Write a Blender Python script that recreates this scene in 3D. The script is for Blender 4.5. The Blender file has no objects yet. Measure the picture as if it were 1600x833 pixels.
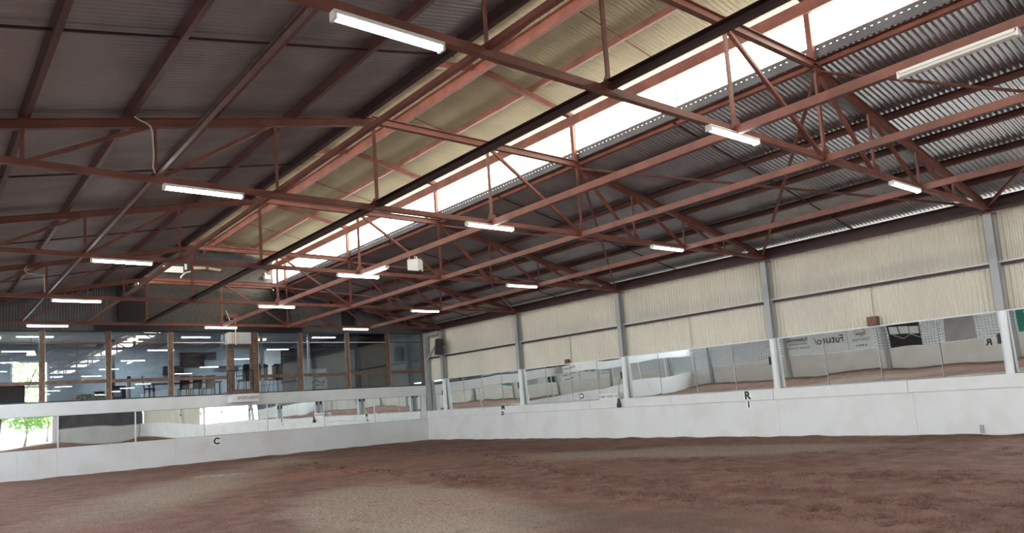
import bpy, bmesh, math, random
from mathutils import Vector, Matrix, noise
random.seed(7)
C = bpy.context.scene.collection
sc = bpy.context.scene
PI = math.pi

# ------------------------------------------------------------------ camera, world, light, exposure
cam = bpy.data.cameras.new('camera'); camo = bpy.data.objects.new('camera', cam); C.objects.link(camo)
yaw, pit, roll, FL, CY = 0.6884, 0.1108, -0.0690, 1152.09, 500.88
fw = Vector((math.sin(yaw)*math.cos(pit), math.cos(yaw)*math.cos(pit), math.sin(pit)))
r0 = Vector((math.cos(yaw), -math.sin(yaw), 0)); u0 = r0.cross(fw)
rt = math.cos(roll)*r0 + math.sin(roll)*u0; up = -math.sin(roll)*r0 + math.cos(roll)*u0
camo.matrix_world = Matrix(((rt.x, up.x, -fw.x, 0), (rt.y, up.y, -fw.y, 0), (rt.z, up.z, -fw.z, 1.5616), (0, 0, 0, 1)))
cam.sensor_width = 36; cam.lens = FL/1600*36; cam.shift_y = (CY-416.5)/1600
cam.clip_start = 0.05; cam.clip_end = 500
sc.camera = camo
sc.view_settings.view_transform = 'Standard'; sc.view_settings.look = 'None'
sc.view_settings.gamma = 1; sc.view_settings.use_curve_mapping = False
sc.view_settings.exposure = 1.3
W = bpy.data.worlds.new('overcast_sky'); sc.world = W; W.use_nodes = True
nt = W.node_tree; bg = nt.nodes['Background']
bg.inputs[0].default_value = (0.85, 0.93, 1.0, 1); bg.inputs[1].default_value = 5.5
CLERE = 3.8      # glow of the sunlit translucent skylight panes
TUBE = 10.0      # light of a fluorescent tube
def area(name, loc, rot, sx, sy, power=None, portal=False, col=(1, 1, 1)):
    l = bpy.data.lights.new(name, 'AREA'); l.shape = 'RECTANGLE'; l.size = sx; l.size_y = sy; l.color = col
    if portal: l.cycles.is_portal = True
    else: l.energy = power
    o = bpy.data.objects.new(name, l); C.objects.link(o); o.location = loc; o.rotation_euler = rot
    return o
# portals in the open sides of the hall (they only guide sky light, they give none of their own)
area('sky_portal', (-1.15, 1.6, 2.8), (0, -PI/2, 0), 3.2, 60, portal=True)
area('sky_portal', (20.5, -0.8, 2.7), (0, PI/2, 0), 2.6, 10, portal=True)
area('sky_portal', (9.3, -28.6, 2.0), (PI/2, 0, 0), 4.2, 4, portal=True)

# ------------------------------------------------------------------ materials
def mat(name, col, rough=0.6, metal=0.0, var=0.0, vscale=3.0, col2=None, bump=0.0, bscale=40, spec=0.5):
    m = bpy.data.materials.new(name); m.use_nodes = True
    n = m.node_tree.nodes; L = m.node_tree.links; b = n['Principled BSDF']
    b.inputs['Base Color'].default_value = (*col, 1); b.inputs['Roughness'].default_value = rough
    b.inputs['Metallic'].default_value = metal; b.inputs['Specular IOR Level'].default_value = spec
    tc = n.new('ShaderNodeTexCoord')
    if var > 0 or col2:
        nz = n.new('ShaderNodeTexNoise'); nz.inputs['Scale'].default_value = vscale; nz.inputs['Detail'].default_value = 6
        L.new(tc.outputs['Object'], nz.inputs['Vector'])
        mx = n.new('ShaderNodeMix'); mx.data_type = 'RGBA'
        c2 = col2 or tuple(c*(1-var) for c in col)
        mx.inputs[6].default_value = (*col, 1); mx.inputs[7].default_value = (*c2, 1)
        rp = n.new('ShaderNodeMapRange'); rp.inputs[1].default_value = 0.38; rp.inputs[2].default_value = 0.65
        L.new(nz.outputs[0], rp.inputs[0]); L.new(rp.outputs[0], mx.inputs[0]); L.new(mx.outputs[2], b.inputs['Base Color'])
    if bump > 0:
        nb = n.new('ShaderNodeTexNoise'); nb.inputs['Scale'].default_value = bscale; nb.inputs['Detail'].default_value = 4
        L.new(tc.outputs['Object'], nb.inputs['Vector'])
        bp = n.new('ShaderNodeBump'); bp.inputs['Strength'].default_value = 1; bp.inputs['Distance'].default_value = bump
        L.new(nb.outputs[0], bp.inputs['Height']); L.new(bp.outputs[0], b.inputs['Normal'])
    return m
def emis(name, col, s):
    m = bpy.data.materials.new(name); m.use_nodes = True; b = m.node_tree.nodes['Principled BSDF']
    b.inputs['Base Color'].default_value = (*col, 1); b.inputs['Emission Color'].default_value = (*col, 1)
    b.inputs['Emission Strength'].default_value = s
    return m
M = {}
M['red'] = mat('red_oxide_steel', (0.215, 0.075, 0.058), 0.5, 0, 0.35, 2.5, bump=0.002)
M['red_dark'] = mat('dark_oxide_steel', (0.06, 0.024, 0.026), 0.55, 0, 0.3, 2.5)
M['silver'] = mat('bare_steel', (0.45, 0.43, 0.42), 0.4, 0.5, 0.3, 5)
M['sheet'] = mat('weathered_galvanised_sheet', (0.40, 0.395, 0.42), 0.32, 0.55, 0.22, 1.2)
M['sheet_cream'] = mat('pale_roof_sheet', (0.40, 0.37, 0.27), 0.5, 0.1, 0.15, 1.0)
M['cream'] = mat('cream_wall_sheet', (0.72, 0.68, 0.57), 0.5, 0, 0.10, 0.7)
M['darksheet'] = mat('dark_gable_sheet', (0.12, 0.12, 0.135), 0.5, 0.1, 0.3, 1.5)
M['foil'] = mat('grey_foil_lining', (0.065, 0.062, 0.06), 0.35, 0.35, 0.45, 9, bump=0.01, bscale=7)
M['black'] = mat('matt_black', (0.012, 0.012, 0.016), 0.5)
M['post_grey'] = mat('grey_column_paint', (0.42, 0.43, 0.44), 0.5, 0, 0.15, 2)
M['white'] = mat('white_paint', (0.80, 0.82, 0.82), 0.45, 0, 0.06, 2)
M['sleeve'] = mat('white_pvc', (0.82, 0.84, 0.85), 0.3)
M['timber'] = mat('stained_window_timber', (0.21, 0.125, 0.09), 0.45, 0, 0.4, 6)
M['timber_light'] = mat('pale_window_strip', (0.55, 0.42, 0.30), 0.45)
M['alu'] = mat('aluminium_strip', (0.55, 0.57, 0.58), 0.4, 0.2)
M['int_wall'] = mat('blue_grey_interior_wall', (0.36, 0.43, 0.48), 0.7, 0, 0.1, 1)
M['int_pale'] = mat('pale_interior_panel', (0.50, 0.56, 0.60), 0.6, 0, 0.15, 2)
M['int_dark'] = mat('dark_interior_wall', (0.05, 0.055, 0.065), 0.7)
M['int_floor'] = mat('grey_carpet', (0.10, 0.09, 0.09), 0.9)
M['leather'] = mat('dark_brown_leather', (0.035, 0.022, 0.022), 0.4)
M['chair_black'] = mat('black_chair_vinyl', (0.018, 0.019, 0.024), 0.45)
M['chrome'] = mat('chrome', (0.7, 0.7, 0.7), 0.2, 0.9)
M['screen'] = mat('tv_glass', (0.01, 0.01, 0.014), 0.15)
M['wood'] = mat('reddish_wood_block', (0.22, 0.11, 0.075), 0.7, 0, 0.3, 10)
M['ink'] = mat('black_ink', (0.02, 0.02, 0.022), 0.6)
M['ink_grey'] = mat('grey_ink', (0.28, 0.33, 0.35), 0.6)
M['ink_brown'] = mat('faded_lettering', (0.22, 0.18, 0.15), 0.6)
M['banner'] = mat('pale_banner_vinyl', (0.82, 0.90, 0.93), 0.5)
M['banner_teal'] = mat('teal_banner_vinyl', (0.02, 0.22, 0.19), 0.5)
M['tube'] = emis('lit_tube', (0.93, 1.0, 1.0), TUBE)
M['tube_off'] = mat('unlit_tube', (0.80, 0.80, 0.78), 0.3)
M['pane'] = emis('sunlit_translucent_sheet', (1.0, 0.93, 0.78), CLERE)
M['warm_lamp'] = emis('warm_lamp_shade', (1.0, 0.80, 0.45), 2.2)
M['leaf'] = mat('tree_leaves', (0.16, 0.30, 0.06), 0.7, 0, 0.5, 2, col2=(0.30, 0.46, 0.14))
M['bark'] = mat('tree_bark', (0.12, 0.08, 0.06), 0.9)
M['yard'] = mat('pale_gravel_yard', (0.45, 0.40, 0.33), 0.9, 0, 0.3, 0.5)
M['cable'] = mat('pale_cable', (0.62, 0.58, 0.50), 0.5)
M['plastic_white'] = mat('white_plastic', (0.78, 0.80, 0.80), 0.35)
M['plate'] = mat('bright_sign_plate', (0.93, 0.93, 0.92), 0.4)

# white kick boards, grubby towards the dirt
def kick_mat():
    m = mat('scuffed_white_board', (0.74, 0.75, 0.74), 0.5)
    n = m.node_tree.nodes; L = m.node_tree.links; b = n['Principled BSDF']
    g = n.new('ShaderNodeNewGeometry'); sp = n.new('ShaderNodeSeparateXYZ'); L.new(g.outputs['Position'], sp.inputs[0])
    nz = n.new('ShaderNodeTexNoise'); nz.inputs['Scale'].default_value = 0.9; nz.inputs['Detail'].default_value = 7
    L.new(g.outputs['Position'], nz.inputs['Vector'])
    rp = n.new('ShaderNodeMapRange'); rp.inputs[1].default_value = 0.42; rp.inputs[2].default_value = 0.72
    L.new(nz.outputs[0], rp.inputs[0])
    mx = n.new('ShaderNodeMix'); mx.data_type = 'RGBA'; mx.inputs[6].default_value = (0.80, 0.82, 0.83, 1); mx.inputs[7].default_value = (0.71, 0.71, 0.68, 1)
    L.new(rp.outputs[0], mx.inputs[0])
    nz2 = n.new('ShaderNodeTexNoise'); nz2.inputs['Scale'].default_value = 6; L.new(g.outputs['Position'], nz2.inputs['Vector'])
    ad = n.new('ShaderNodeMath'); ad.operation = 'MULTIPLY_ADD'; ad.inputs[1].default_value = 0.14; L.new(nz2.outputs[0], ad.inputs[0]); ad.inputs[2].default_value = -0.02
    r2 = n.new('ShaderNodeMapRange'); r2.inputs[2].default_value = 0.0; L.new(ad.outputs[0], r2.inputs[1]); L.new(sp.outputs[2], r2.inputs[0])
    r2.inputs[3].default_value = 0; r2.inputs[4].default_value = 0.6
    m2 = n.new('ShaderNodeMix'); m2.data_type = 'RGBA'; m2.inputs[7].default_value = (0.50, 0.40, 0.28, 1)
    L.new(mx.outputs[2], m2.inputs[6]); L.new(r2.outputs[0], m2.inputs[0]); L.new(m2.outputs[2], b.inputs['Base Color'])
    return m
M['kick'] = kick_mat()

def mirror_mat():
    m = bpy.data.materials.new('wavy_mirror'); m.use_nodes = True; n = m.node_tree.nodes; L = m.node_tree.links; b = n['Principled BSDF']
    b.inputs['Base Color'].default_value = (0.93, 0.97, 0.96, 1); b.inputs['Metallic'].default_value = 1; b.inputs['Roughness'].default_value = 0.015
    g = n.new('ShaderNodeNewGeometry')
    nz = n.new('ShaderNodeTexNoise'); nz.inputs['Scale'].default_value = 0.55; nz.inputs['Detail'].default_value = 0.5
    L.new(g.outputs['Position'], nz.inputs['Vector'])
    bp = n.new('ShaderNodeBump'); bp.inputs['Strength'].default_value = 1; bp.inputs['Distance'].default_value = 0.008
    L.new(nz.outputs[0], bp.inputs['Height']); L.new(bp.outputs[0], b.inputs['Normal'])
    return m
M['mirror'] = mirror_mat()

def glass_mat():
    m = bpy.data.materials.new('window_glass'); m.use_nodes = True; n = m.node_tree.nodes; L = m.node_tree.links
    n.remove(n['Principled BSDF']); out = n['Material Output']
    t = n.new('ShaderNodeBsdfTransparent'); t.inputs[0].default_value = (0.86, 0.9, 0.92, 1)
    gl = n.new('ShaderNodeBsdfGlossy'); gl.inputs['Roughness'].default_value = 0.0; gl.inputs[0].default_value = (0.95, 0.97, 1, 1)
    fr = n.new('ShaderNodeFresnel'); fr.inputs[0].default_value = 1.5
    ma = n.new('ShaderNodeMath'); ma.operation = 'MULTIPLY_ADD'; ma.inputs[1].default_value = 1.0; ma.inputs[2].default_value = 0.07; L.new(fr.outputs[0], ma.inputs[0])
    mx = n.new('ShaderNodeMixShader'); L.new(ma.outputs[0], mx.inputs[0]); L.new(t.outputs[0], mx.inputs[1]); L.new(gl.outputs[0], mx.inputs[2])
    L.new(mx.outputs[0], out.inputs[0])
    return m
M['glass'] = glass_mat()

def mesh_mat():
    # open-weave shade mesh: a grid of threads with gaps
    m = bpy.data.materials.new('shade_mesh'); m.use_nodes = True; n = m.node_tree.nodes; L = m.node_tree.links; b = n['Principled BSDF']
    b.inputs['Base Color'].default_value = (0.78, 0.84, 0.87, 1); b.inputs['Roughness'].default_value = 0.7
    g = n.new('ShaderNodeNewGeometry'); sp = n.new('ShaderNodeSeparateXYZ'); L.new(g.outputs['Position'], sp.inputs[0])
    def band(sock, pitch, duty):
        a = n.new('ShaderNodeMath'); a.operation = 'DIVIDE'; a.inputs[1].default_value = pitch; L.new(sock, a.inputs[0])
        f = n.new('ShaderNodeMath'); f.operation = 'FRACT'; L.new(a.outputs[0], f.inputs[0])
        c = n.new('ShaderNodeMath'); c.operation = 'GREATER_THAN'; c.inputs[1].default_value = duty; L.new(f.outputs[0], c.inputs[0]); return c
    h = band(sp.outputs[1], 0.15, 0.5); v = band(sp.outputs[2], 0.15, 0.5)
    mn = n.new('ShaderNodeMath'); mn.operation = 'MULTIPLY'; L.new(h.outputs[0], mn.inputs[0]); L.new(v.outputs[0], mn.inputs[1])
    t = n.new('ShaderNodeBsdfTransparent'); t.inputs[0].default_value = (0.9, 0.9, 0.9, 1)
    mx = n.new('ShaderNodeMixShader'); L.new(mn.outputs[0], mx.inputs[0]); L.new(b.outputs[0], mx.inputs[1]); L.new(t.outputs[0], mx.inputs[2])
    L.new(mx.outputs[0], n['Material Output'].inputs[0])
    return m
M['mesh'] = mesh_mat()

def dirt_mat():
    m = bpy.data.materials.new('arena_dirt'); m.use_nodes = True; n = m.node_tree.nodes; L = m.node_tree.links; b = n['Principled BSDF']
    b.inputs['Roughness'].default_value = 0.95; b.inputs['Specular IOR Level'].default_value = 0.15
    g = n.new('ShaderNodeNewGeometry')
    def nz(scale, det=5, sx=1, sy=1):
        mp = n.new('ShaderNodeMapping'); mp.inputs['Scale'].default_value = (sx, sy, 1); L.new(g.outputs['Position'], mp.inputs[0])
        t = n.new('ShaderNodeTexNoise'); t.inputs['Scale'].default_value = scale; t.inputs['Detail'].default_value = det; L.new(mp.outputs[0], t.inputs['Vector']); return t
    def mr(sock, a, c, lo=0, hi=1):
        t = n.new('ShaderNodeMapRange'); t.inputs[1].default_value = a; t.inputs[2].default_value = c; t.inputs[3].default_value = lo; t.inputs[4].default_value = hi; L.new(sock, t.inputs[0]); return t.outputs[0]
    def mix(f, a, c):
        t = n.new('ShaderNodeMix'); t.data_type = 'RGBA'
        L.new(f, t.inputs[0])
        if isinstance(a, tuple): t.inputs[6].default_value = (*a, 1)
        else: L.new(a, t.inputs[6])
        if isinstance(c, tuple): t.inputs[7].default_value = (*c, 1)
        else: L.new(c, t.inputs[7])
        return t.outputs[2]
    warp = nz(0.45, 4); wv = n.new('ShaderNodeVectorMath'); wv.operation = 'MULTIPLY_ADD'
    wv.inputs[1].default_value = (2.6, 2.6, 0); L.new(warp.outputs[1], wv.inputs[0]); L.new(g.outputs['Position'], wv.inputs[2])
    def ell(cx, cy, rx, ry, ang, soft=0.5):
        # 1 inside an ellipse on the ground
        s = n.new('ShaderNodeVectorMath'); s.operation = 'SUBTRACT'; s.inputs[1].default_value = (cx+1.3, cy+1.3, 0); L.new(wv.outputs[0], s.inputs[0])
        vr = n.new('ShaderNodeVectorRotate'); vr.rotation_type = 'Z_AXIS'; vr.inputs['Angle'].default_value = -ang; L.new(s.outputs[0], vr.inputs['Vector'])
        d = n.new('ShaderNodeVectorMath'); d.operation = 'MULTIPLY'; d.inputs[1].default_value = (1/rx, 1/ry, 0); L.new(vr.outputs[0], d.inputs[0])
        ln = n.new('ShaderNodeVectorMath'); ln.operation = 'LENGTH'; L.new(d.outputs[0], ln.inputs[0])
        return mr(ln.outputs['Value'], 1.0, 1.0-soft)
    def mul(a, c):
        t = n.new('ShaderNodeMath'); t.operation = 'MULTIPLY'; L.new(a, t.inputs[0])
        if isinstance(c, float): t.inputs[1].default_value = c
        else: L.new(c, t.inputs[1])
        return t.outputs[0]
    big = nz(0.35, 6); fine = nz(14, 6); mid = nz(2.2, 6)
    col = mix(mr(big.outputs[0], 0.35, 0.65), (0.25, 0.138, 0.104), (0.165, 0.088, 0.068))
    col = mix(mr(mid.outputs[0], 0.45, 0.7, 0, 0.7), col, (0.33, 0.20, 0.165))
    tan = (0.43, 0.345, 0.27)
    for a in [(5.2, 19.5, 7.5, 2.1, 1.0, 0.6), (10.5, 26.8, 4.2, 1.6, 1.0, 0.7), (6.4, 10.8, 4.6, 2.1, 1.35, 0.3), (4.6, 8.0, 2.4, 1.6, 1.0, 0.6), (15.6, 12.4, 6.0, 2.2, 2.0, 0.45)]:
        col = mix(mul(ell(*a), mr(fine.outputs[0], 0.32, 0.6, 0.25, 1.0)), col, tan)
    col = mix(mul(ell(8.6, 19.3, 2.8, 1.1, 0.1, 0.6), 0.45), col, (0.40, 0.15, 0.12))
    col = mix(mul(ell(6.9, 6.6, 1.5, 3.0, 0.2, 0.8), 0.6), col, (0.11, 0.085, 0.065))
    wvt = n.new('ShaderNodeTexWave'); wvt.wave_type = 'RINGS'; wvt.rings_direction = 'Z'; wvt.inputs['Scale'].default_value = 0.55; wvt.inputs['Distortion'].default_value = 3.5; wvt.inputs['Detail'].default_value = 4
    mpw = n.new('ShaderNodeMapping'); mpw.inputs['Location'].default_value = (-5.5, -30.0, 0); mpw.inputs['Scale'].default_value = (1, 0.55, 1); L.new(g.outputs['Position'], mpw.inputs[0]); L.new(mpw.outputs[0], wvt.inputs['Vector'])
    col = mix(mul(mul(ell(4.0, 23.5, 7.5, 9.0, 0.0, 0.4), mr(wvt.outputs[1], 0.90, 0.99)), 0.3), col, (0.36, 0.28, 0.22))
    col = mix(mul(ell(7.15, 23.2, 1.0, 0.75, 0.3, 0.5), mr(nz(5.0, 3).outputs[0], 0.48, 0.56)), col, (0.62, 0.55, 0.46))
    col = mix(mul(ell(7.6, 14.5, 3.6, 3.0, 0.0, 0.6), mr(nz(3.3, 2, 1, 0.6).outputs[0], 0.64, 0.70)), col, (0.40, 0.28, 0.24))
    # hoof prints darkened with depth, shade put into the dirt colour
    pa = n.new('ShaderNodeAttribute'); pa.attribute_name = 'pit_shade'; col = mix(mul(pa.outputs['Fac'], 0.8), col, (0.085, 0.042, 0.034))
    # grains
    col = mix(mr(nz(60, 3).outputs[0], 0.48, 0.75, 0, 0.6), col, (0.36, 0.27, 0.21))
    col = mix(mr(nz(25, 4).outputs[0], 0.48, 0.25, 0, 0.8), col, (0.085, 0.045, 0.035))
    L.new(col, b.inputs['Base Color'])
    hb = n.new('ShaderNodeMath'); hb.operation = 'ADD'; L.new(nz(30, 5).outputs[0], hb.inputs[0]); L.new(nz(6, 5, 1, 0.35).outputs[0], hb.inputs[1])
    bp = n.new('ShaderNodeBump'); bp.inputs['Distance'].default_value = 0.05; bp.inputs['Strength'].default_value = 0.9
    L.new(hb.outputs[0], bp.inputs['Height']); L.new(bp.outputs[0], b.inputs['Normal'])
    return m
M['dirt'] = dirt_mat()

# ------------------------------------------------------------------ helpers
class MB:
    def __init__(s): s.v = []; s.f = []
    def box(s, x0, x1, y0, y1, z0, z1):
        k = len(s.v); x0, x1 = sorted((x0, x1)); y0, y1 = sorted((y0, y1)); z0, z1 = sorted((z0, z1))
        s.v += [(x0,y0,z0),(x1,y0,z0),(x1,y1,z0),(x0,y1,z0),(x0,y0,z1),(x1,y0,z1),(x1,y1,z1),(x0,y1,z1)]
        s.f += [(k,k+3,k+2,k+1),(k+4,k+5,k+6,k+7),(k,k+1,k+5,k+4),(k+1,k+2,k+6,k+5),(k+2,k+3,k+7,k+6),(k+3,k,k+4,k+7)]
        return s
    def sweep(s, a, b, prof, upv=(0, 0, 1), closed=True):
        # straight extrusion of a 2D profile (side, up) from a to b
        a = Vector(a); b = Vector(b); d = (b-a).normalized(); side = d.cross(Vector(upv))
        if side.length < 1e-4: side = d.cross(Vector((0, 1, 0)))
        side.normalize(); u = side.cross(d).normalized(); k = len(s.v); n = len(prof)
        for p in (a, b):
            for (i, j) in prof: s.v.append(tuple(p+side*i+u*j))
        for i in range(n): s.f.append((k+i, k+(i+1) % n, k+n+(i+1) % n, k+n+i))
        if closed: s.f.append(tuple(k+n-1-i for i in range(n))); s.f.append(tuple(k+n+i for i in range(n)))
        return s
    def bar(s, a, b, w, h, upv=(0, 0, 1)):
        return s.sweep(a, b, [(-w/2,-h/2),(w/2,-h/2),(w/2,h/2),(-w/2,h/2)], upv)
    def chan(s, a, b, w, h, t=0.012, flip=1, upv=(0, 0, 1)):
        # C section, open side towards +side*flip
        p = [(-w/2,-h/2),(w/2,-h/2),(w/2,-h/2+t),(-w/2+t,-h/2+t),(-w/2+t,h/2-t),(w/2,h/2-t),(w/2,h/2),(-w/2,h/2)]
        if flip < 0: p = [(-i, j) for i, j in p][::-1]
        return s.sweep(a, b, p, upv)
    def ibeam(s, a, b, w, h, t=0.016, upv=(0, 0, 1)):
        q = t/2
        p = [(-w/2,-h/2),(w/2,-h/2),(w/2,-h/2+t),(q,-h/2+t),(q,h/2-t),(w/2,h/2-t),(w/2,h/2),(-w/2,h/2),(-w/2,h/2-t),(-q,h/2-t),(-q,-h/2+t),(-w/2,-h/2+t)]
        return s.sweep(a, b, p, upv)
    def angle(s, a, b, w, t=0.008, upv=(0, 0, 1)):
        p = [(-w/2,-w/2),(w/2,-w/2),(w/2,-w/2+t),(-w/2+t,-w/2+t),(-w/2+t,w/2),(-w/2,w/2)]
        return s.sweep(a, b, p, upv)
    def tube(s, a, b, r, n=10, r2=None):
        a = Vector(a); b = Vector(b); d = (b-a).normalized(); sd = d.orthogonal().normalized(); u = sd.cross(d); k = len(s.v)
        for p, q in ((a, r), (b, r if r2 is None else r2)):
            for i in range(n): s.v.append(tuple(p+(sd*math.cos(2*PI*i/n)+u*math.sin(2*PI*i/n))*q))
        for i in range(n): s.f.append((k+i, k+n+i, k+n+(i+1) % n, k+(i+1) % n))
        s.f.append(tuple(k+i for i in range(n))); s.f.append(tuple(k+2*n-1-i for i in range(n)))
        return s
    def path(s, pts, r, n=8):
        for a, b in zip(pts, pts[1:]): s.tube(a, b, r, n)
        return s
    def poly(s, pts, d):
        # prism: polygon extruded by vector d
        k = len(s.v); n = len(pts); d = Vector(d)
        s.v += [tuple(p) for p in pts]+[tuple(Vector(p)+d) for p in pts]
        s.f.append(tuple(k+n-1-i for i in range(n))); s.f.append(tuple(k+n+i for i in range(n)))
        for i in range(n): s.f.append((k+i, k+(i+1) % n, k+n+(i+1) % n, k+n+i))
        return s
    def build(s, name, m, parent=None, bevel=0.0, smooth=False):
        me = bpy.data.meshes.new(name); me.from_pydata(s.v, [], s.f); me.materials.append(m if not isinstance(m, str) else M[m])
        bm = bmesh.new(); bm.from_mesh(me); bmesh.ops.recalc_face_normals(bm, faces=bm.faces)
        if bevel > 0: bmesh.ops.bevel(bm, geom=bm.edges[:], offset=bevel, segments=2, profile=0.5, affect='EDGES')
        bm.to_mesh(me); bm.free()
        if smooth:
            for p in me.polygons: p.use_smooth = True
        o = bpy.data.objects.new(name, me); C.objects.link(o)
        if parent: o.parent = parent
        return o
def tag(o, label=None, cat=None, group=None, kind=None):
    if label: o['label'] = label
    if cat: o['category'] = cat
    if group: o['group'] = group
    if kind: o['kind'] = kind
    return o
def empty(name, loc=(0, 0, 0), rz=0):
    o = bpy.data.objects.new(name, None); C.objects.link(o); o.location = loc; o.rotation_euler = (0, 0, rz); o.empty_display_size = 0.2
    return o
def copy_tree(o, parent=None):
    c = o.copy(); C.objects.link(c); c.parent = parent
    for ch in list(o.children): copy_tree(ch, c)
    return c
def text(name, body, size, loc, rot, m, parent, sx=1.0, bold=0.0):
    cu = bpy.data.curves.new(name, 'FONT'); cu.body = body; cu.size = size; cu.extrude = 0.003; cu.offset = bold
    cu.align_x = 'CENTER'; cu.align_y = 'CENTER'; cu.materials.append(M[m])
    tmp = bpy.data.objects.new('tmp', cu); C.objects.link(tmp); bpy.context.view_layer.update()
    me = bpy.data.meshes.new_from_object(tmp); bpy.data.objects.remove(tmp); me.name = name
    if not me.materials: me.materials.append(M[m])
    o = bpy.data.objects.new(name, me); C.objects.link(o); o.location = loc; o.rotation_euler = rot; o.scale = (sx, 1, 1); o.parent = parent
    return o
def struct(o, label=None): return tag(o, label=label, kind='structure')
def corrugated(name, m, origin, along, length, path, normal, pitch=0.10, amp=0.022, seg=8, parent=None):
    # sheet whose ribs follow `path` (list of offsets) and repeat along `along`
    n = int(length/pitch*seg); al = Vector(along); nm = Vector(normal).normalized(); og = Vector(origin); vs = []; fs = []
    k = len(path)
    for i in range(n+1):
        d = length*i/n; a = amp*math.sin(2*PI*d/pitch)
        for p in path: vs.append(tuple(og+al*d+Vector(p)+nm*a))
    for i in range(n):
        for j in range(k-1): fs.append((i*k+j, (i+1)*k+j, (i+1)*k+j+1, i*k+j+1))
    me = bpy.data.meshes.new(name); me.from_pydata(vs, [], fs); me.materials.append(M[m])
    for p in me.polygons: p.use_smooth = True
    o = bpy.data.objects.new(name, me); C.objects.link(o)
    if parent: o.parent = parent
    return o

# ------------------------------------------------------------------ main dimensions (metres)
YF, YB = 31.6, -28.4            # far and back end walls
XR, XL, XC = 20.09, -0.85, 9.62 # right / left column lines, centre
TY = [6.10, 12.17, 18.20, 24.10, 29.91]            # the five trusses in view
TY_BACK = [0.1, -5.9, -11.9, -17.9, -23.9]
XJ = {-3: 1.18, -2: 2.94, -1: 4.91, 0: 6.86, 1: 9.62, 2: 12.33, 3: 14.23, 4: 16.24, 5: 18.06}
ZB = 5.44
def ztop(x):                    # centre line of the truss top chord
    if x < 6.9: return 7.15-0.2*(6.9-x)
    if x > 12.33: return 7.10-0.212*(x-12.33)
    return 7.19-0.03*(x-6.9)/5.43
def zmon(x): return 8.90-0.2*abs(x-9.5)

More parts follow.
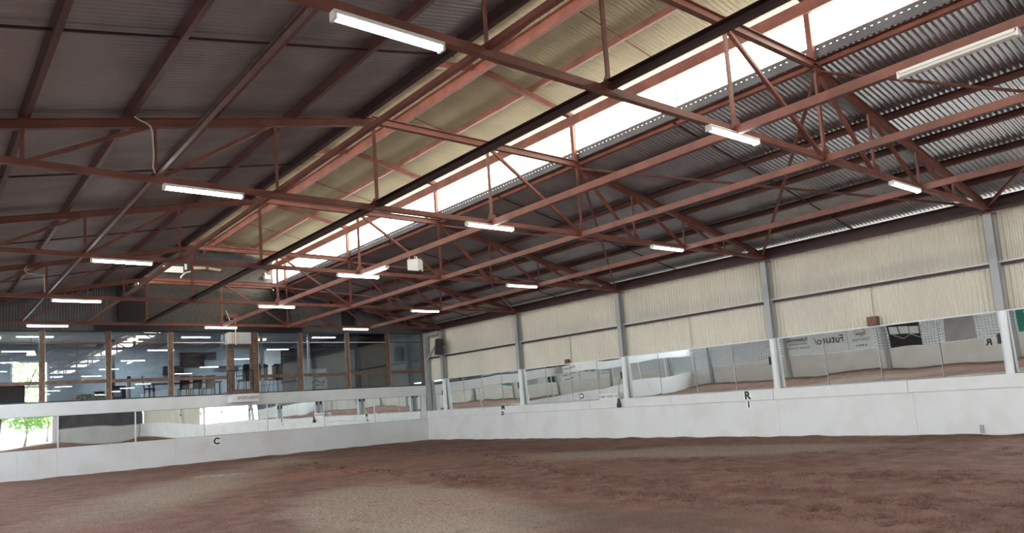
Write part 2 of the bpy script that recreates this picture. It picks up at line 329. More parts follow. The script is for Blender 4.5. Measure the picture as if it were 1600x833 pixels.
# ------------------------------------------------------------------ ground
def ground():
    x0, x1 = -0.95, 20.05; nx = 470
    ys = [0.5]
    while ys[-1] < 31.6: ys.append(ys[-1]+min(0.11, 0.034+0.0035*ys[-1]))
    ys[-1] = 31.62; ys = [-2.0, -1.0]+ys
    rnd = random.Random(3)
    runs = [([(11.5, 31), (10.3, 24.5), (9.64, 18.84), (9.47, 14.17), (8.9, 10.64), (8.9, 8.09), (8.72, 5.61), (8.31, 3.8), (8.2, 1)], 0.40, 2.2, 0.045),
            ([(15.6, 30), (14.8, 20.2), (11.2, 12.5), (10.1, 9), (10.0, 6.0), (9.8, 4.46), (9.43, 2.93), (9, 1)], 0.45, 2.0, 0.045),
            ([(12.6, 12.0), (14.4, 9.18), (15.6, 7.0), (15.9, 4.8), (15.9, 1)], 0.35, 0.9, 0.03),
            ([(13.3, 12.0), (15.2, 9.18), (16.5, 7.0), (16.8, 4.8), (16.9, 1)], 0.30, 0.8, 0.03),
            ([(12.0, 9.5), (11.8, 7.5), (12.4, 5.5), (11.6, 4.0), (11.0, 3)], 0.6, 1.6, 0.045),
            ([(10.9, 7.5), (11.6, 5.5), (12.8, 4.3)], 0.7, 1.4, 0.045)]
    pits = []
    for pts, wd, dens, dp in runs:
        for a, b in zip(pts, pts[1:]):
            a = Vector(a); b = Vector(b); L = (b-a).length; d = (b-a)/L; nrm = Vector((-d.y, d.x))
            for _ in range(int(L*dens*6)):
                p = a+d*rnd.uniform(0, L)+nrm*rnd.gauss(0, wd*0.6)
                pits.append((p.x, p.y, dp*rnd.uniform(0.6, 1.6), rnd.uniform(0.055, 0.095), rnd.uniform(0, PI)))
    for _ in range(260): pits.append((rnd.uniform(3, 19), rnd.uniform(3, 24), rnd.uniform(0.008, 0.02), 0.07, rnd.uniform(0, PI)))
    cell = {}
    for q in pits:
        for i in (-1, 0, 1):
            for j in (-1, 0, 1): cell.setdefault((int(q[0]*3)+i, int(q[1]*3)+j), []).append(q)
    grooves = [((16.24, 21.69), (10.31, 11.25)), ((14.81, 16.36), (11.16, 10.19)), ((7.6, 9.5), (8.6, 4.5)), ((7.9, 9.0), (8.9, 4.0))]
    vs = []; fs = []; pr = []
    for y in ys:
        for i in range(nx+1):
            x = x0+(x1-x0)*i/nx
            z = 0.016*noise.noise(Vector((x*0.5, y*0.5, 0)))+0.007*noise.noise(Vector((x*2.2, y*2.2, 3)))+0.0035*noise.noise(Vector((x*9, y*9, 5)))
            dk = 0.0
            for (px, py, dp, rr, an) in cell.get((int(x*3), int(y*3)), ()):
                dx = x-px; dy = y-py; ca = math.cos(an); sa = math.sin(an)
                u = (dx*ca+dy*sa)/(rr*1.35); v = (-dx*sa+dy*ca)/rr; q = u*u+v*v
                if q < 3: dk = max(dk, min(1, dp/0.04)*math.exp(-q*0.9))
                if q < 6: z += -dp*math.exp(-q*1.1)+0.45*dp*math.exp(-(math.sqrt(q)-1.5)**2*5)
            for (a, b) in grooves:
                A = Vector(a); B = Vector(b); ab = B-A; t = max(0, min(1, (Vector((x, y))-A).dot(ab)/ab.length_squared)); dd = (A+ab*t-Vector((x, y))).length
                if dd < 0.3: z += 0.018*math.exp(-(dd/0.07)**2)
            e = min(20.0-x, 31.5-y, x+0.9)
            z += 0.055*math.exp(-max(e, 0)/0.22)*(0.6+0.8*noise.noise(Vector((x*1.3, y*1.3, 11))))-0.02*math.exp(-((e-1.6)/0.5)**2)
            vs.append((x, y, z)); pr.append(dk)
    n = len(ys)
    for j in range(n-1):
        for i in range(nx):
            k = j*(nx+1)+i; fs.append((k, k+1, k+nx+2, k+nx+1))
    me = bpy.data.meshes.new('floor'); me.from_pydata(vs, [], fs); me.materials.append(M['dirt'])
    at = me.attributes.new('pit_shade', 'FLOAT', 'POINT'); at.data.foreach_set('value', pr)
    for p in me.polygons: p.use_smooth = True
    o = bpy.data.objects.new('floor', me); C.objects.link(o); struct(o, 'reddish brown dirt riding surface with hoof and tyre tracks')
ground()
struct(MB().box(-0.95, 20.05, YB, -2.0, -0.1, 0.0).build('floor_back', 'dirt'))
struct(MB().box(-60, 90, -80, 90, -0.4, -0.12).build('ground_yard', 'yard'))

# ------------------------------------------------------------------ roof sheets and walls
L0 = YB-0.6; LL = YF+0.2-L0
nl = Vector((-0.2, 0, 1)); nr = Vector((0.212, 0, 1))
zs = 0.252
struct(corrugated('ceiling_left_slope', 'sheet', (0, L0, 0), (0, 1, 0), LL, [(-1.35, 0, ztop(-1.35)+zs), (6.70, 0, ztop(6.70)+zs)], nl))
struct(corrugated('ceiling_right_slope', 'sheet', (0, L0, 0), (0, 1, 0), LL, [(12.40, 0, ztop(12.40)+zs), (20.75, 0, ztop(20.75)+zs)], nr))
struct(corrugated('ceiling_monitor_left', 'sheet_cream', (0, L0, 0), (0, 1, 0), LL, [(6.35, 0, zmon(6.35)+zs-0.03), (9.5, 0, zmon(9.5)+zs-0.03)], (-0.2, 0, 1)))
struct(corrugated('ceiling_monitor_right', 'sheet_cream', (0, L0, 0), (0, 1, 0), LL, [(9.5, 0, zmon(9.5)+zs-0.03), (12.85, 0, zmon(12.85)+zs-0.03)], (0.2, 0, 1)))
struct(corrugated('wall_right', 'cream', (20.34, 4.3, 0), (0, 1, 0), YF-4.3+0.05, [(0, 0, 1.3), (0, 0, 5.40)], (1, 0, 0), pitch=0.115, amp=0.028))
struct(corrugated('wall_right_back', 'cream', (20.34, YB, 0), (0, 1, 0), -5.9-YB, [(0, 0, 1.3), (0, 0, 5.40)], (1, 0, 0), pitch=0.115, amp=0.028))
struct(MB().box(20.30, 20.36, -5.9, 4.3, 4.0, 5.4).build('wall_right_lintel', 'cream'))
struct(MB().box(-1.08, -1.02, YB, YF, 4.4, 5.72).build('wall_left', 'cream'))
struct(MB().box(-1.08, -1.02, YB, YF, 2.82, 2.95).build('trim_6', 'post_grey'))
struct(MB().box(-3.2, -2.9, YB-5, YF+3, -0.12, 2.9).build('wall_dark_backdrop', 'darksheet'))  # dark backdrop added outside so the mesh gaps look dark
# left kick wall and shade mesh
struct(MB().box(-1.05, -0.98, YB, YF, -0.1, 1.15).build('wall_left_lower', 'kick'))
mo = MB().box(-1.03, -1.02, YB, YF, 1.15, 2.85).build('shade_mesh', 'mesh'); tag(mo, 'grey open-weave shade mesh above the low white wall', 'mesh screen')
# back end wall with a wide doorway on the left
struct(MB().box(11.5, 20.3, YB-0.1, YB, -0.1, 7.4).box(-1.05, 7.2, YB-0.1, YB, -0.1, 7.0).box(7.2, 11.5, YB-0.1, YB, 4.0, 8.8).build('wall_back', 'darksheet'))
struct(MB().box(12.3, 19.9, YB, YB+0.08, -0.1, 1.4).box(-0.9, 7.0, YB, YB+0.08, -0.1, 1.4).build('wall_back_lower', 'kick'))
struct(MB().box(11.5, 12.2, YB, YB+0.3, 0, 4.2).build('wall_back_pier', 'white'))

# ------------------------------------------------------------------ far gable above the clubhouse windows
GY = 31.55
def gable_piece(x0, x1, name):
    n = int((x1-x0)/0.015); vs = []; fs = []
    for i in range(n+1):
        x = x0+(x1-x0)*i/n; a = 0.012*math.sin(2*PI*x/0.092)
        zt = ztop(x)+zs+0.01 if (x < 6.95 or x > 12.4) else zmon(x)+zs-0.05
        vs += [(x, GY+a, 5.36), (x, GY+a, zt)]
    for i in range(n): fs.append((2*i, 2*i+2, 2*i+3, 2*i+1))
    me = bpy.data.meshes.new(name); me.from_pydata(vs, [], fs); me.materials.append(M['darksheet'])
    for p in me.polygons: p.use_smooth = True
    o = bpy.data.objects.new(name, me); C.objects.link(o); return struct(o)
gable_piece(-1.0, 6.94, 'wall_far_gable_left'); gable_piece(12.41, 20.3, 'wall_far_gable_right'); gable_piece(6.95, 12.4, 'wall_far_gable_centre')
f = MB(); f.box(7.25, 13.05, 31.44, 31.50, 5.58, 7.2); f.poly([(7.0, 31.44, 7.2), (12.3, 31.44, 7.2), (12.3, 31.44, 8.38), (9.5, 31.44, 8.94), (7.0, 31.44, 8.45)], (0, 0.06, 0))
struct(f.build('wall_far_lining', 'foil'), 'dull grey foil lining over the far gable')
struct(MB().box(6.2, 7.23, 31.42, 31.48, 5.5, 7.1).build('trim_1', 'black'))
struct(MB().box(15.6, 16.25, 31.42, 31.48, 5.5, 6.32).build('trim_2', 'black'))
struct(MB().box(-1.1, 20.5, 31.66, 31.72, -0.1, 2.54).build('wall_far_light_stop', 'int_dark'))  # added unseen, keeps sky light from leaking through the kickboard joints
struct(MB().box(20.42, 20.5, 4.3, YF+0.2, -0.1, 5.3).box(20.42, 20.5, YB, -5.9, -0.1, 5.3).box(20.42, 20.5, -5.9, 4.3, -0.1, 1.35).build('wall_right_light_stop', 'int_dark'))  # added blocker out of sight, closes light leaks along the long wall
struct(MB().box(5.4, 13.6, 31.40, 31.52, 5.36, 5.56).build('trim_3', 'black'))

# ------------------------------------------------------------------ purlins
ordn = ['lowest', 'second', 'third', 'fourth', 'fifth', 'sixth', 'topmost']
PR = [12.50, 13.62, 14.98, 16.33, 17.6, 18.85]
M['purlin'] = mat('shaded_oxide_purlin', (0.13, 0.05, 0.047), 0.5, 0, 0.3, 2)  # oxide red darkened to carry the shade under the roof sheets
for i, x in enumerate(PR):
    z = ztop(x)+0.07+0.075
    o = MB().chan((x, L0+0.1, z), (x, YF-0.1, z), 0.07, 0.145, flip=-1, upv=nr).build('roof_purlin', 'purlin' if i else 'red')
    tag(o, ['red steel purlin directly under the bright skylight strip', 'second red purlin below the skylight strip on the window-wall slope', 'third red purlin below the skylight strip', 'fourth red purlin below the skylight strip', 'fifth red purlin below the skylight strip', 'red purlin next above the eave beam of the cream wall'][i], 'purlin', 'roof purlins')
PL = [-0.1, 1.22, 2.58, 3.85, 5.25]
for i, x in enumerate(PL):
    z = ztop(x)+0.07+0.085
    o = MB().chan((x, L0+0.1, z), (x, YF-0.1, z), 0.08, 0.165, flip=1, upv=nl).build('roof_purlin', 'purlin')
    tag(o, ['lowest dark red purlin of the dark roof slope', 'second purlin up on the dark roof slope', 'third purlin up on the dark roof slope, crossing the loose pale cable', 'fourth purlin up on the dark roof slope, beside the pale tie beam', 'purlin next below the deep edge beam of the dark slope'][i], 'purlin', 'roof purlins')
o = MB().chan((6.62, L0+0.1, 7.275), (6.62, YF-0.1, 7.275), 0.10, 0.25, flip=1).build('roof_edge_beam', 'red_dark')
tag(o, 'deep dark beam edging the dark roof slope beside the raised roof', 'beam')
for x, nm, w, h in ((9.38, 'orange-red ridge beam under the raised roof', 0.09, 0.27), (11.03, 'red purlin halfway down the raised roof', 0.07, 0.14), (12.22, 'red purlin along the top of the skylight strip', 0.07, 0.24), (8.1, 'purlin on the hidden side of the raised roof', 0.07, 0.13)):
    z = {9.38: 8.74, 12.22: 8.17}.get(x, zmon(x)+0.06+h/2)
    o = MB().chan((x, L0+0.1, z), (x, YF-0.1, z), w, h, flip=1 if x > 9.45 else -1).build('roof_purlin', 'red'); tag(o, nm, 'purlin', 'roof purlins')
# eave beam on the right wall
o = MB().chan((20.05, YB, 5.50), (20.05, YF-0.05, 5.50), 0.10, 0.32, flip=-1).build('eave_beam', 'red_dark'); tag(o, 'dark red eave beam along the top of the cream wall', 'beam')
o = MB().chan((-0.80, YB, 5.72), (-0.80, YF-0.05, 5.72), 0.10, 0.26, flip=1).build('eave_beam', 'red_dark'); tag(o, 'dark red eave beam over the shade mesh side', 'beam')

# ------------------------------------------------------------------ skylight strip
bays = [YF-0.1]+TY[::-1]+TY_BACK+[YB]
bayname = ['behind the farthest truss', 'between the fourth and fifth trusses', 'between the third and fourth trusses', 'between the second and third trusses', 'between the nearest two trusses', 'this side of the nearest truss']
for i in range(len(bays)-1):
    y1, y0 = bays[i], bays[i+1]
    r = empty('skylight_panel', (12.42, (y0+y1)/2, 7.50)); h = (y1-y0)/2
    MB().box(0, 0.012, -h+0.02, h-0.02, 0.0, 0.85).build('pane', 'pane', r)
    MB().box(-0.03, 0.03, -h, h, -0.04, 0.0).build('bottom_rail', 'red', r)
    MB().box(-0.012, 0.0, -0.012, 0.012, 0.0, 0.85).build('lap_joint', 'post_grey', r)
    tag(r, 'glowing translucent skylight strip '+(bayname[i] if i < 6 else 'behind the camera'), 'skylight', 'skylight strip panels')
    r = empty('skylight_panel', (6.42, (y0+y1)/2, 7.5))
    MB().box(-0.012, 0, -h+0.02, h-0.02, 0.0, 0.80).build('pane', 'pane', r)
    MB().box(-0.03, 0.03, -h, h, -0.06, 0.0).build('bottom_rail', 'red', r)
    tag(r, 'skylight strip hidden behind the dark edge beam, '+(bayname[i] if i < 6 else 'behind the camera'), 'skylight', 'skylight strip panels')

fl_ = MB().box(12.385, 12.40, L0, YF, 7.27, 7.41).box(12.385, 12.40, L0, YF, 7.425, 7.48)
for k in range(int((YF-L0)/0.12)): fl_.box(12.385, 12.40, L0+k*0.12, L0+k*0.12+0.08, 7.41, 7.425)
struct(fl_.build('ceiling_flashing', 'darksheet'))
# ------------------------------------------------------------------ trusses
def make_truss():
    r = empty('roof_truss', (0, 0, 0))
    # chords
    MB().ibeam((XL-0.1, 0, ztop(XL-0.1)), (6.88, 0, ztop(6.88)), 0.10, 0.15).build('top_chord', 'red', r)
    MB().ibeam((6.84, 0, 7.18), (12.36, 0, 7.15), 0.10, 0.15).build('top_chord', 'red', r)
    MB().ibeam((12.30, 0, 7.10), (20.18, 0, ztop(20.18)), 0.10, 0.15).build('top_chord', 'red', r)
    MB().chan((XL-0.1, 0, ZB), (20.15, 0, ZB-0.02), 0.09, 0.10, flip=-1).build('bottom_chord', 'red_mid', r)
    def web(a, b, w): MB().angle(a, b, w, 0.012, upv=(0, 1, 0)).build('web_strut', 'red', r)
    for j, x in XJ.items():
        web((x, 0.0, ZB+0.04), (x, 0.0, ztop(x)-0.06), 0.075 if j in (0, 1, 2) else 0.055)
    for j in range(-3, 1):
        web((XJ[j]+0.08, 0.02, ZB+0.04), (XJ[j+1]-0.08, 0.02, ztop(XJ[j+1])-0.07), 0.06)
    for j in range(1, 5):
        web((XJ[j]+0.10, 0.02, ztop(XJ[j])-0.07), (XJ[j+1]-0.05, 0.02, ZB+0.04), 0.06)
    # gussets at bottom nodes
    for j in (0, 1, 2, 3): x = XJ[j]; MB().poly([(x-0.16, -0.055, ZB-0.04), (x+0.16, -0.055, ZB-0.04), (x+0.08, -0.055, ZB+0.16), (x-0.08, -0.055, ZB+0.16)], (0, 0.01, 0)).build('gusset_plate', 'red_mid', r)
    # raised roof frame standing on the truss
    MB().bar((6.70, 0, zmon(6.70)), (9.52, 0, zmon(9.5)), 0.09, 0.12).build('raised_rafter', 'red', r)
    MB().bar((9.48, 0, zmon(9.5)), (12.36, 0, zmon(12.36)), 0.09, 0.12).build('raised_rafter', 'red', r)
    for x in (6.78, 12.31):
        MB().bar((x, 0, 7.20), (x, 0, zmon(x)-0.05), 0.09, 0.10, upv=(0, 1, 0)).build('raised_post', 'red', r)
    return r
M['red_mid'] = M['red']
tn = ['roof truss nearest the camera, meeting the grey column nearest the frame edge', 'second roof truss from the camera, with the loose pale cable', 'third roof truss from the camera, crossing mid-hall', 'fourth roof truss from the camera', 'farthest roof truss, just before the clubhouse windows']
t0 = make_truss(); trusses = []
for i, y in enumerate(TY+TY_BACK):
    t = t0 if i == 0 else copy_tree(t0)
    t.location = (0, y, 0); tag(t, 'red steel '+(tn[i] if i < 5 else 'roof truss behind the camera, number %d back' % (i-4)), 'roof truss', 'red roof trusses')
    trusses.append(t)

# ------------------------------------------------------------------ long ties on the bottom chords
def tie(x, w, h, m, label, z=ZB, y0=YB, y1=29.95, kind='chan', flip=-1):
    b = MB()
    if kind == 'chan': b.chan((x, y0, z), (x, y1, z), w, h, flip=flip)
    elif kind == 'angle': b.angle((x, y0, z), (x, y1, z), w)
    o = b.build('tie_beam', m); tag(o, label, 'tie beam', 'long tie beams across the trusses')
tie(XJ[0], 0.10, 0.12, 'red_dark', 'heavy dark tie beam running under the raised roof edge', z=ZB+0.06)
tie(XJ[1], 0.08, 0.13, 'red', 'salmon red tie beam carrying the unlit tube and hanging white unit', z=ZB-0.03, flip=1)
tie(XJ[2], 0.08, 0.12, 'red', 'salmon red tie beam second out from the skylight', z=ZB-0.03, flip=1)
tie(XJ[4], 0.08, 0.12, 'red', 'salmon red tie beam nearest the cream wall', z=ZB-0.03, flip=1)
tie(XJ[-1], 0.07, 0.07, 'red', 'thin red angle tie between the dark beam and the pale tie', z=ZB+0.06, kind='angle')
tie(XJ[-2], 0.06, 0.09, 'tie_pale', 'greyish pale tie beam below the dark roof slope', z=ZB+0.05) if False else None
M['tie_pale'] = mat('dusty_red_steel', (0.21, 0.13, 0.12), 0.45, 0.2, 0.3, 4)
tie(XJ[-2], 0.055, 0.08, 'tie_pale', 'greyish pale tie beam below the dark roof slope', z=ZB+0.06)

# ------------------------------------------------------------------ bracing
allY = sorted(TY_BACK+TY)
for i in range(4, len(allY)-1):
    ya, yb = allY[i], allY[i+1]; k = i-4
    pos = ['this side of the nearest truss', 'between the nearest two trusses', 'between second and third trusses', 'between third and fourth trusses', 'between fourth and fifth trusses'][k]
    for a, b, s in ((ya, yb, 'rising away'), (yb, ya, 'falling towards the camera')):
        o = MB().angle((12.45, a, ztop(12.45)-0.02), (20.0, b, ztop(20.0)-0.02), 0.06, upv=(0, 0, 1)).build('roof_brace', 'red')
        tag(o, 'thin diagonal roof brace '+pos+', '+s, 'brace', 'diagonal roof braces')
    ym = (ya+yb)/2+0.15
    o = MB().bar((XL, ym, ztop(XL)+0.12), (6.8, ym, ztop(6.8)+0.12), 0.03, 0.03).build('bridging_rod', 'red_dark'); tag(o, 'thin rod joining the purlins of the dark slope, '+pos, 'rod', 'purlin bridging rods')
    o = MB().bar((12.4, ym, ztop(12.4)+0.12), (20.0, ym, ztop(20.0)+0.12), 0.03, 0.03).build('bridging_rod', 'red_dark'); tag(o, 'thin rod joining the purlins above the cream wall side, '+pos, 'rod', 'purlin bridging rods')
    o = MB().bar((9.6, ym, zmon(9.6)+0.10), (12.2, ym, zmon(12.2)+0.10), 0.02, 0.02).build('bridging_rod', 'red'); tag(o, 'thin rod under the raised roof, '+pos, 'rod', 'purlin bridging rods')

# ------------------------------------------------------------------ columns
KY = 1.44
def make_column(clip=True):
    r = empty('wall_column')
    MB().sweep((0, 0, 2.93), (0, 0, 5.30), [(-0.09,-0.10),(0.09,-0.10),(0.09,-0.085),(0.01,-0.085),(0.01,0.085),(0.09,0.085),(0.09,0.10),(-0.09,0.10),(-0.09,0.085),(-0.01,0.085),(-0.01,-0.085),(-0.09,-0.085)], upv=(1, 0, 0)).build('upper_post', 'post_grey', r)
    MB().tube((0, 0, KY-0.02), (0, 0, 2.95), 0.095, 20).build('white_sleeve', 'sleeve', r, smooth=False)
    MB().box(-0.16, 0.14, -0.15, 0.15, 5.28, 5.31).build('cap_plate', 'red', r)
    MB().box(-0.06, 0.02, 0.10, 0.16, 2.16, 2.40).build('mirror_clip', 'black', r)
    return r
c0 = make_column()
cn = ['nearest grey column with white sleeve, at the frame edge', 'grey column with white sleeve between the R sign and the wood block', 'grey column beside the narrow lettered plate', 'grey column near the M sign', 'grey column carrying the black loudspeaker']
for i, y in enumerate(TY+TY_BACK[:3]):
    c = c0 if i == 0 else copy_tree(c0)
    c.location = (20.10, y+0.02, 0); tag(c, cn[i] if i < 5 else 'grey wall column behind the camera, number %d' % (i-4), 'column', 'grey columns on the cream wall')
# corner framing
r = empty('corner_bracing', (20.1, 31.38, 0)); tag(r, 'pale corner post with bracket and diagonal brace beside the loudspeaker', 'post')
MB().box(-0.10, 0.10, -0.10, 0.10, KY, 5.35).build('post', 'post_grey', r)
MB().bar((-0.05, 0.15, 5.17), (-0.05, -1.22, 5.17), 0.08, 0.12).build('bracket_arm', 'post_grey', r)
MB().bar((-0.05, 0.0, 3.90), (-0.05, -1.2, 4.75), 0.06, 0.08).build('diagonal_brace', 'post_grey', r)
# girt
r = empty('wall_girt', (20.24, 4.3, 4.08)); tag(r, 'long steel girt halfway up the cream sheet wall', 'girt')
M['girt'] = mat('girt_paint', (0.62, 0.61, 0.58), 0.5)
MB().box(-0.09, 0.05, 0, YF-4.35, 0.01, 0.05).build('pale_flange', 'girt', r)
MB().box(-0.03, 0.02, 0, YF-4.35, -0.055, 0.01).build('shaded_web', 'red_dark', r)  # shadow under the lit flange put into the web colour
# sheet lap battens (short vertical seams)
for y, z0, z1 in ((9.2, 2.95, 4.03), (15.3, 2.95, 4.03), (21.15, 2.95, 4.03)):
    tag(MB().tube((20.30, y, z0), (20.30, y, z1), 0.012, 6).build('wall_conduit', 'post_grey'), 'thin grey conduit below the girt, '+{9.2: 'above the wooden block', 15.3: 'in the bay holding the R sign', 21.15: 'near the lettered plate'}[y], 'conduit', 'wall conduits')

# ------------------------------------------------------------------ kickboards
def kick_right():
    r = empty('kickboard', (20.0, 1.6, 0)); tag(r, 'long white kickboard wall below the mirrors of the cream wall', 'kickboard')
    ys = [4.0-1.6+0 for _ in ()]
    y = YB-1.6; edges = []
    yy = 29.9+1.48
    cuts = []
    q = 31.48
    while q > YB: cuts.append(q); q -= 3.86
    cuts.append(YB)
    for a, b in zip(cuts, cuts[1:]):
        MB().box(0.0, 0.05, b-1.6+0.002, a-1.6-0.002, -0.1, 1.115).build('board', 'kick', r, bevel=0.004)
    for a, b in zip(cuts, cuts[1:]):
        MB().box(-0.035, 0.08, b-1.6+0.005+0.1, a-1.6-0.005+0.1 if a < 31 else a-1.6, 1.115, KY).build('cap_board', 'white', r, bevel=0.012)
kick_right()
o = MB().box(20.085, 20.32, YB+0.1, YF-0.1, KY-0.05, KY-0.005).build('mirror_ledge', 'white'); tag(o, 'white ledge behind the kickboard top carrying the wall mirrors', 'ledge')
def kick_far():
    r = empty('kickboard', (9.5, 31.45, 0)); tag(r, 'white kickboard wall under the clubhouse, bearing the C sign', 'kickboard')
    cuts = [-0.95, 2.95, 3.6, 4.15, 8.2, 12.3, 15.1, 16.7, 18.1, 19.98]
    for a, b in zip(cuts, cuts[1:]):
        MB().box(a-9.5+0.002, b-9.5-0.002, 0, 0.06, -0.1, 1.06).build('board', 'kick', r, bevel=0.004)
    o = MB().box(-0.95, 19.98, 31.40, 31.62, 2.22, 2.71).build('clubhouse_fascia', 'white', bevel=0.008); tag(o, 'wide white fascia board below the clubhouse windows', 'fascia')
    o = MB().box(19.70, 19.96, 31.41, 31.58, 1.07, 2.21).build('corner_boarding', 'white'); tag(o, 'short white panel in the corner between the two mirror rows', 'panel')
kick_far()

# ------------------------------------------------------------------ mirrors
def mirror(y0, y1, tilt, label, zt=2.92):
    r = empty('wall_mirror', (20.25, (y0+y1)/2, KY)); h = (y1-y0)/2; H = zt-KY
    p = MB().box(-0.003, 0.006, -h+0.012, h-0.012, 0.012, H).build('glass', 'mirror', r)
    MB().box(-0.008, 0.012, -h, -h+0.012, 0, H).build('edge_strip', 'alu', r)
    MB().box(-0.012, 0.012, -h, h, H, H+0.035).build('top_rail', 'white', r)
    r.rotation_euler = (0, -tilt, 0)
    tag(r, label, 'mirror', 'mirrors on the cream wall')
bay = [(6.1, 12.17, 0.047, 'in the bay below the wooden block'), (12.17, 18.2, 0.043, 'in the bay above the R sign'), (18.2, 24.1, 0.042, 'in the bay of the lettered plate'), (24.1, 29.91, 0.042, 'in the bay of the M sign')]
pos4 = ['closest of four to the camera', 'second of four along', 'third of four along', 'farthest of four']
mirror(4.55, 6.05, 0.050, 'tall wall mirror at the frame edge, reflecting a teal banner')
for y0, y1, t, nm in bay:
    for k in range(4):
        a = y0+(y1-y0)*k/4; b = y0+(y1-y0)*(k+1)/4
        mirror(a+0.003, b-0.003, t+random.uniform(-0.0015, 0.0015), 'wall mirror '+nm+', '+pos4[k])
mirror(29.95, 31.2, 0.03, 'tall wall mirror in the corner past the loudspeaker column')
FX = [-0.95, 1.62, 4.2, 6.77, 9.32, 11.94, 14.54, 17.1, 19.68]
fl = ['at the far edge out of frame', 'at the frame edge reflecting green leaves', 'second pane from the frame edge, dark reflection', 'above and left of the C sign', 'under the lettered box by the door', 'fourth pane from the corner', 'third pane from the corner', 'last pane next to the corner']
fl = ['beyond the frame edge', 'reflecting green trees by the frame edge', 'with the big dark reflection', 'just before the C sign', 'above the C sign and under the lettered box', 'third from the corner', 'second from the corner', 'next to the corner panel']
for i in range(8):
    r = empty('long_mirror', ((FX[i]+FX[i+1])/2, 31.50, 1.06)); h = (FX[i+1]-FX[i])/2
    MB().box(-h+0.02, h-0.02, -0.003, 0.006, 0.01, 1.15).build('glass', 'mirror', r)
    MB().box(-h-0.02, -h+0.02, -0.03, 0.012, 0.0, 1.16).build('frame_bar', 'white', r)
    r.rotation_euler = (0.004, 0, 0)
    tag(r, 'wide low mirror under the clubhouse, '+fl[i], 'mirror', 'mirrors under the clubhouse')

# ------------------------------------------------------------------ clubhouse windows
WX = [-0.95, 1.5, 3.70, 5.86, 8.09, 10.4, 11.54, 13.54, 15.84, 17.98, 20.02]
Z0, Z1 = 2.71, 5.36
n = 0
for i in range(len(WX)-1):
    a, b = WX[i], WX[i+1]
    if i == 5: continue
    n += 1
    r = empty('window_%d' % n, ((a+b)/2, 31.56, Z0)); h = (b-a)/2; H = Z1-Z0
    fm = 'timber'
    MB().box(-h, -h+0.085, -0.06, 0.06, 0, H).box(h-0.085, h, -0.06, 0.06, 0, H).build('side_frames', fm, r)
    MB().box(-h+0.085, -h+0.105, -0.065, 0.03, 0.03, H-0.03).build('pale_bead', 'timber_light', r)
    MB().box(-h+0.085, h-0.085, -0.05, 0.05, 0, 0.05).build('bottom_rail', 'int_dark', r)
    MB().box(-h+0.085, h-0.085, -0.05, 0.05, H-0.05, H).build('top_rail', 'int_dark', r)
    MB().box(-h+0.085, h-0.085, -0.055, 0.05, 0.66, 0.79).build('middle_rail', fm, r)
    MB().box(-h+0.085, h-0.085, -0.045, 0.04, 2.17, 2.21).build('transom', 'timber' if i in (0,1,2,3,9) else 'alu', r)
    MB().box(-h+0.085, h-0.085, 0.0, 0.006, 0.05, H-0.05).build('pane', 'glass', r)
    struct(r)
# door
r = empty('door_1', (10.97, 31.56, Z0)); struct(r)
MB().box(-0.57, -0.44, -0.07, 0.06, 0, 2.65).box(0.40, 0.57, -0.07, 0.06, 0, 2.65).box(-0.44, 0.40, -0.07, 0.06, 2.08, 2.22).build('door_frame', 'timber', r)
MB().box(-0.44, -0.36, -0.03, 0.03, 0.03, 2.07).box(0.30, 0.38, -0.03, 0.03, 0.03, 2.07).box(-0.36, 0.30, -0.03, 0.03, 1.97, 2.07).box(-0.36, 0.30, -0.03, 0.03, 0.03, 0.2).build('door_leaf', 'timber', r)
MB().box(-0.36, 0.30, 0, 0.006, 0.2, 1.97).build('pane', 'glass', r)
MB().box(-0.44, 0.40, 0.0, 0.05, 2.22, 2.65).build('head_panel', 'int_dark', r)
# air conditioner above the door
r = empty('air_conditioner', (10.72, 31.28, 4.80)); tag(r, 'boxy window air conditioner above the clubhouse door', 'air conditioner')
MB().box(-0.48, 0.48, -0.20, 0.25, 0, 0.48).build('casing', 'alu', r, bevel=0.01)
g = MB()
for k in range(5): g.box(-0.44+k*0.095, -0.40+k*0.095, -0.215, -0.2, 0.04, 0.44)
g.build('louvre_grille', 'timber_light', r)
MB().box(0.04, 0.44, -0.21, -0.2, 0.05, 0.43).build('side_panel', 'int_pale', r)
# bracket and pole above it
r = empty('wall_bracket', (10.38, 31.14, 5.70)); tag(r, 'rusty metal wall bracket with pole above the clubhouse door', 'bracket')
MB().box(-0.12, 0.27, -0.1, 0.2, 0.18, 0.36).build('box', 'red', r)
MB().bar((-0.22, -0.1, 0.50), (-0.05, -0.1, 0.02), 0.03, 0.03).build('arm', 'alu', r)
MB().bar((-0.12, -0.1, 0.02), (0.30, -0.1, 0.02), 0.03, 0.03).build('foot_bar', 'red', r)
MB().tube((0.14, -0.15, 0.18), (0.14, -0.15, -0.95), 0.025, 8).build('pole', 'alu', r)
MB().bar((0.27, -0.1, 0.0), (0.27, -0.1, 0.36), 0.03, 0.03).build('upright', 'red', r)
# balcony railing
r = empty('balcony_railing', (10.63, 30.92, 2.75)); tag(r, 'small black balcony railing outside the clubhouse door', 'railing')
MB().bar((-0.53, 0, 0.92), (0.55, 0, 0.92), 0.035, 0.035).bar((-0.53, 0, 0.92), (-0.53, 0.5, 0.92), 0.035, 0.035).bar((0.55, 0, 0.92), (0.55, 0.5, 0.92), 0.035, 0.035).build('handrail', 'black', r)
for k in range(12):
    x = -0.53+1.08*k/11; MB().bar((x, 0, 0.02), (x, 0, 0.91), 0.03 if k in (0, 11) else 0.016, 0.016, upv=(0, 1, 0)).build('baluster', 'black', r)
MB().box(-0.55, 0.57, -0.02, 0.45, -0.03, 0.06).build('deck', 'timber', r)
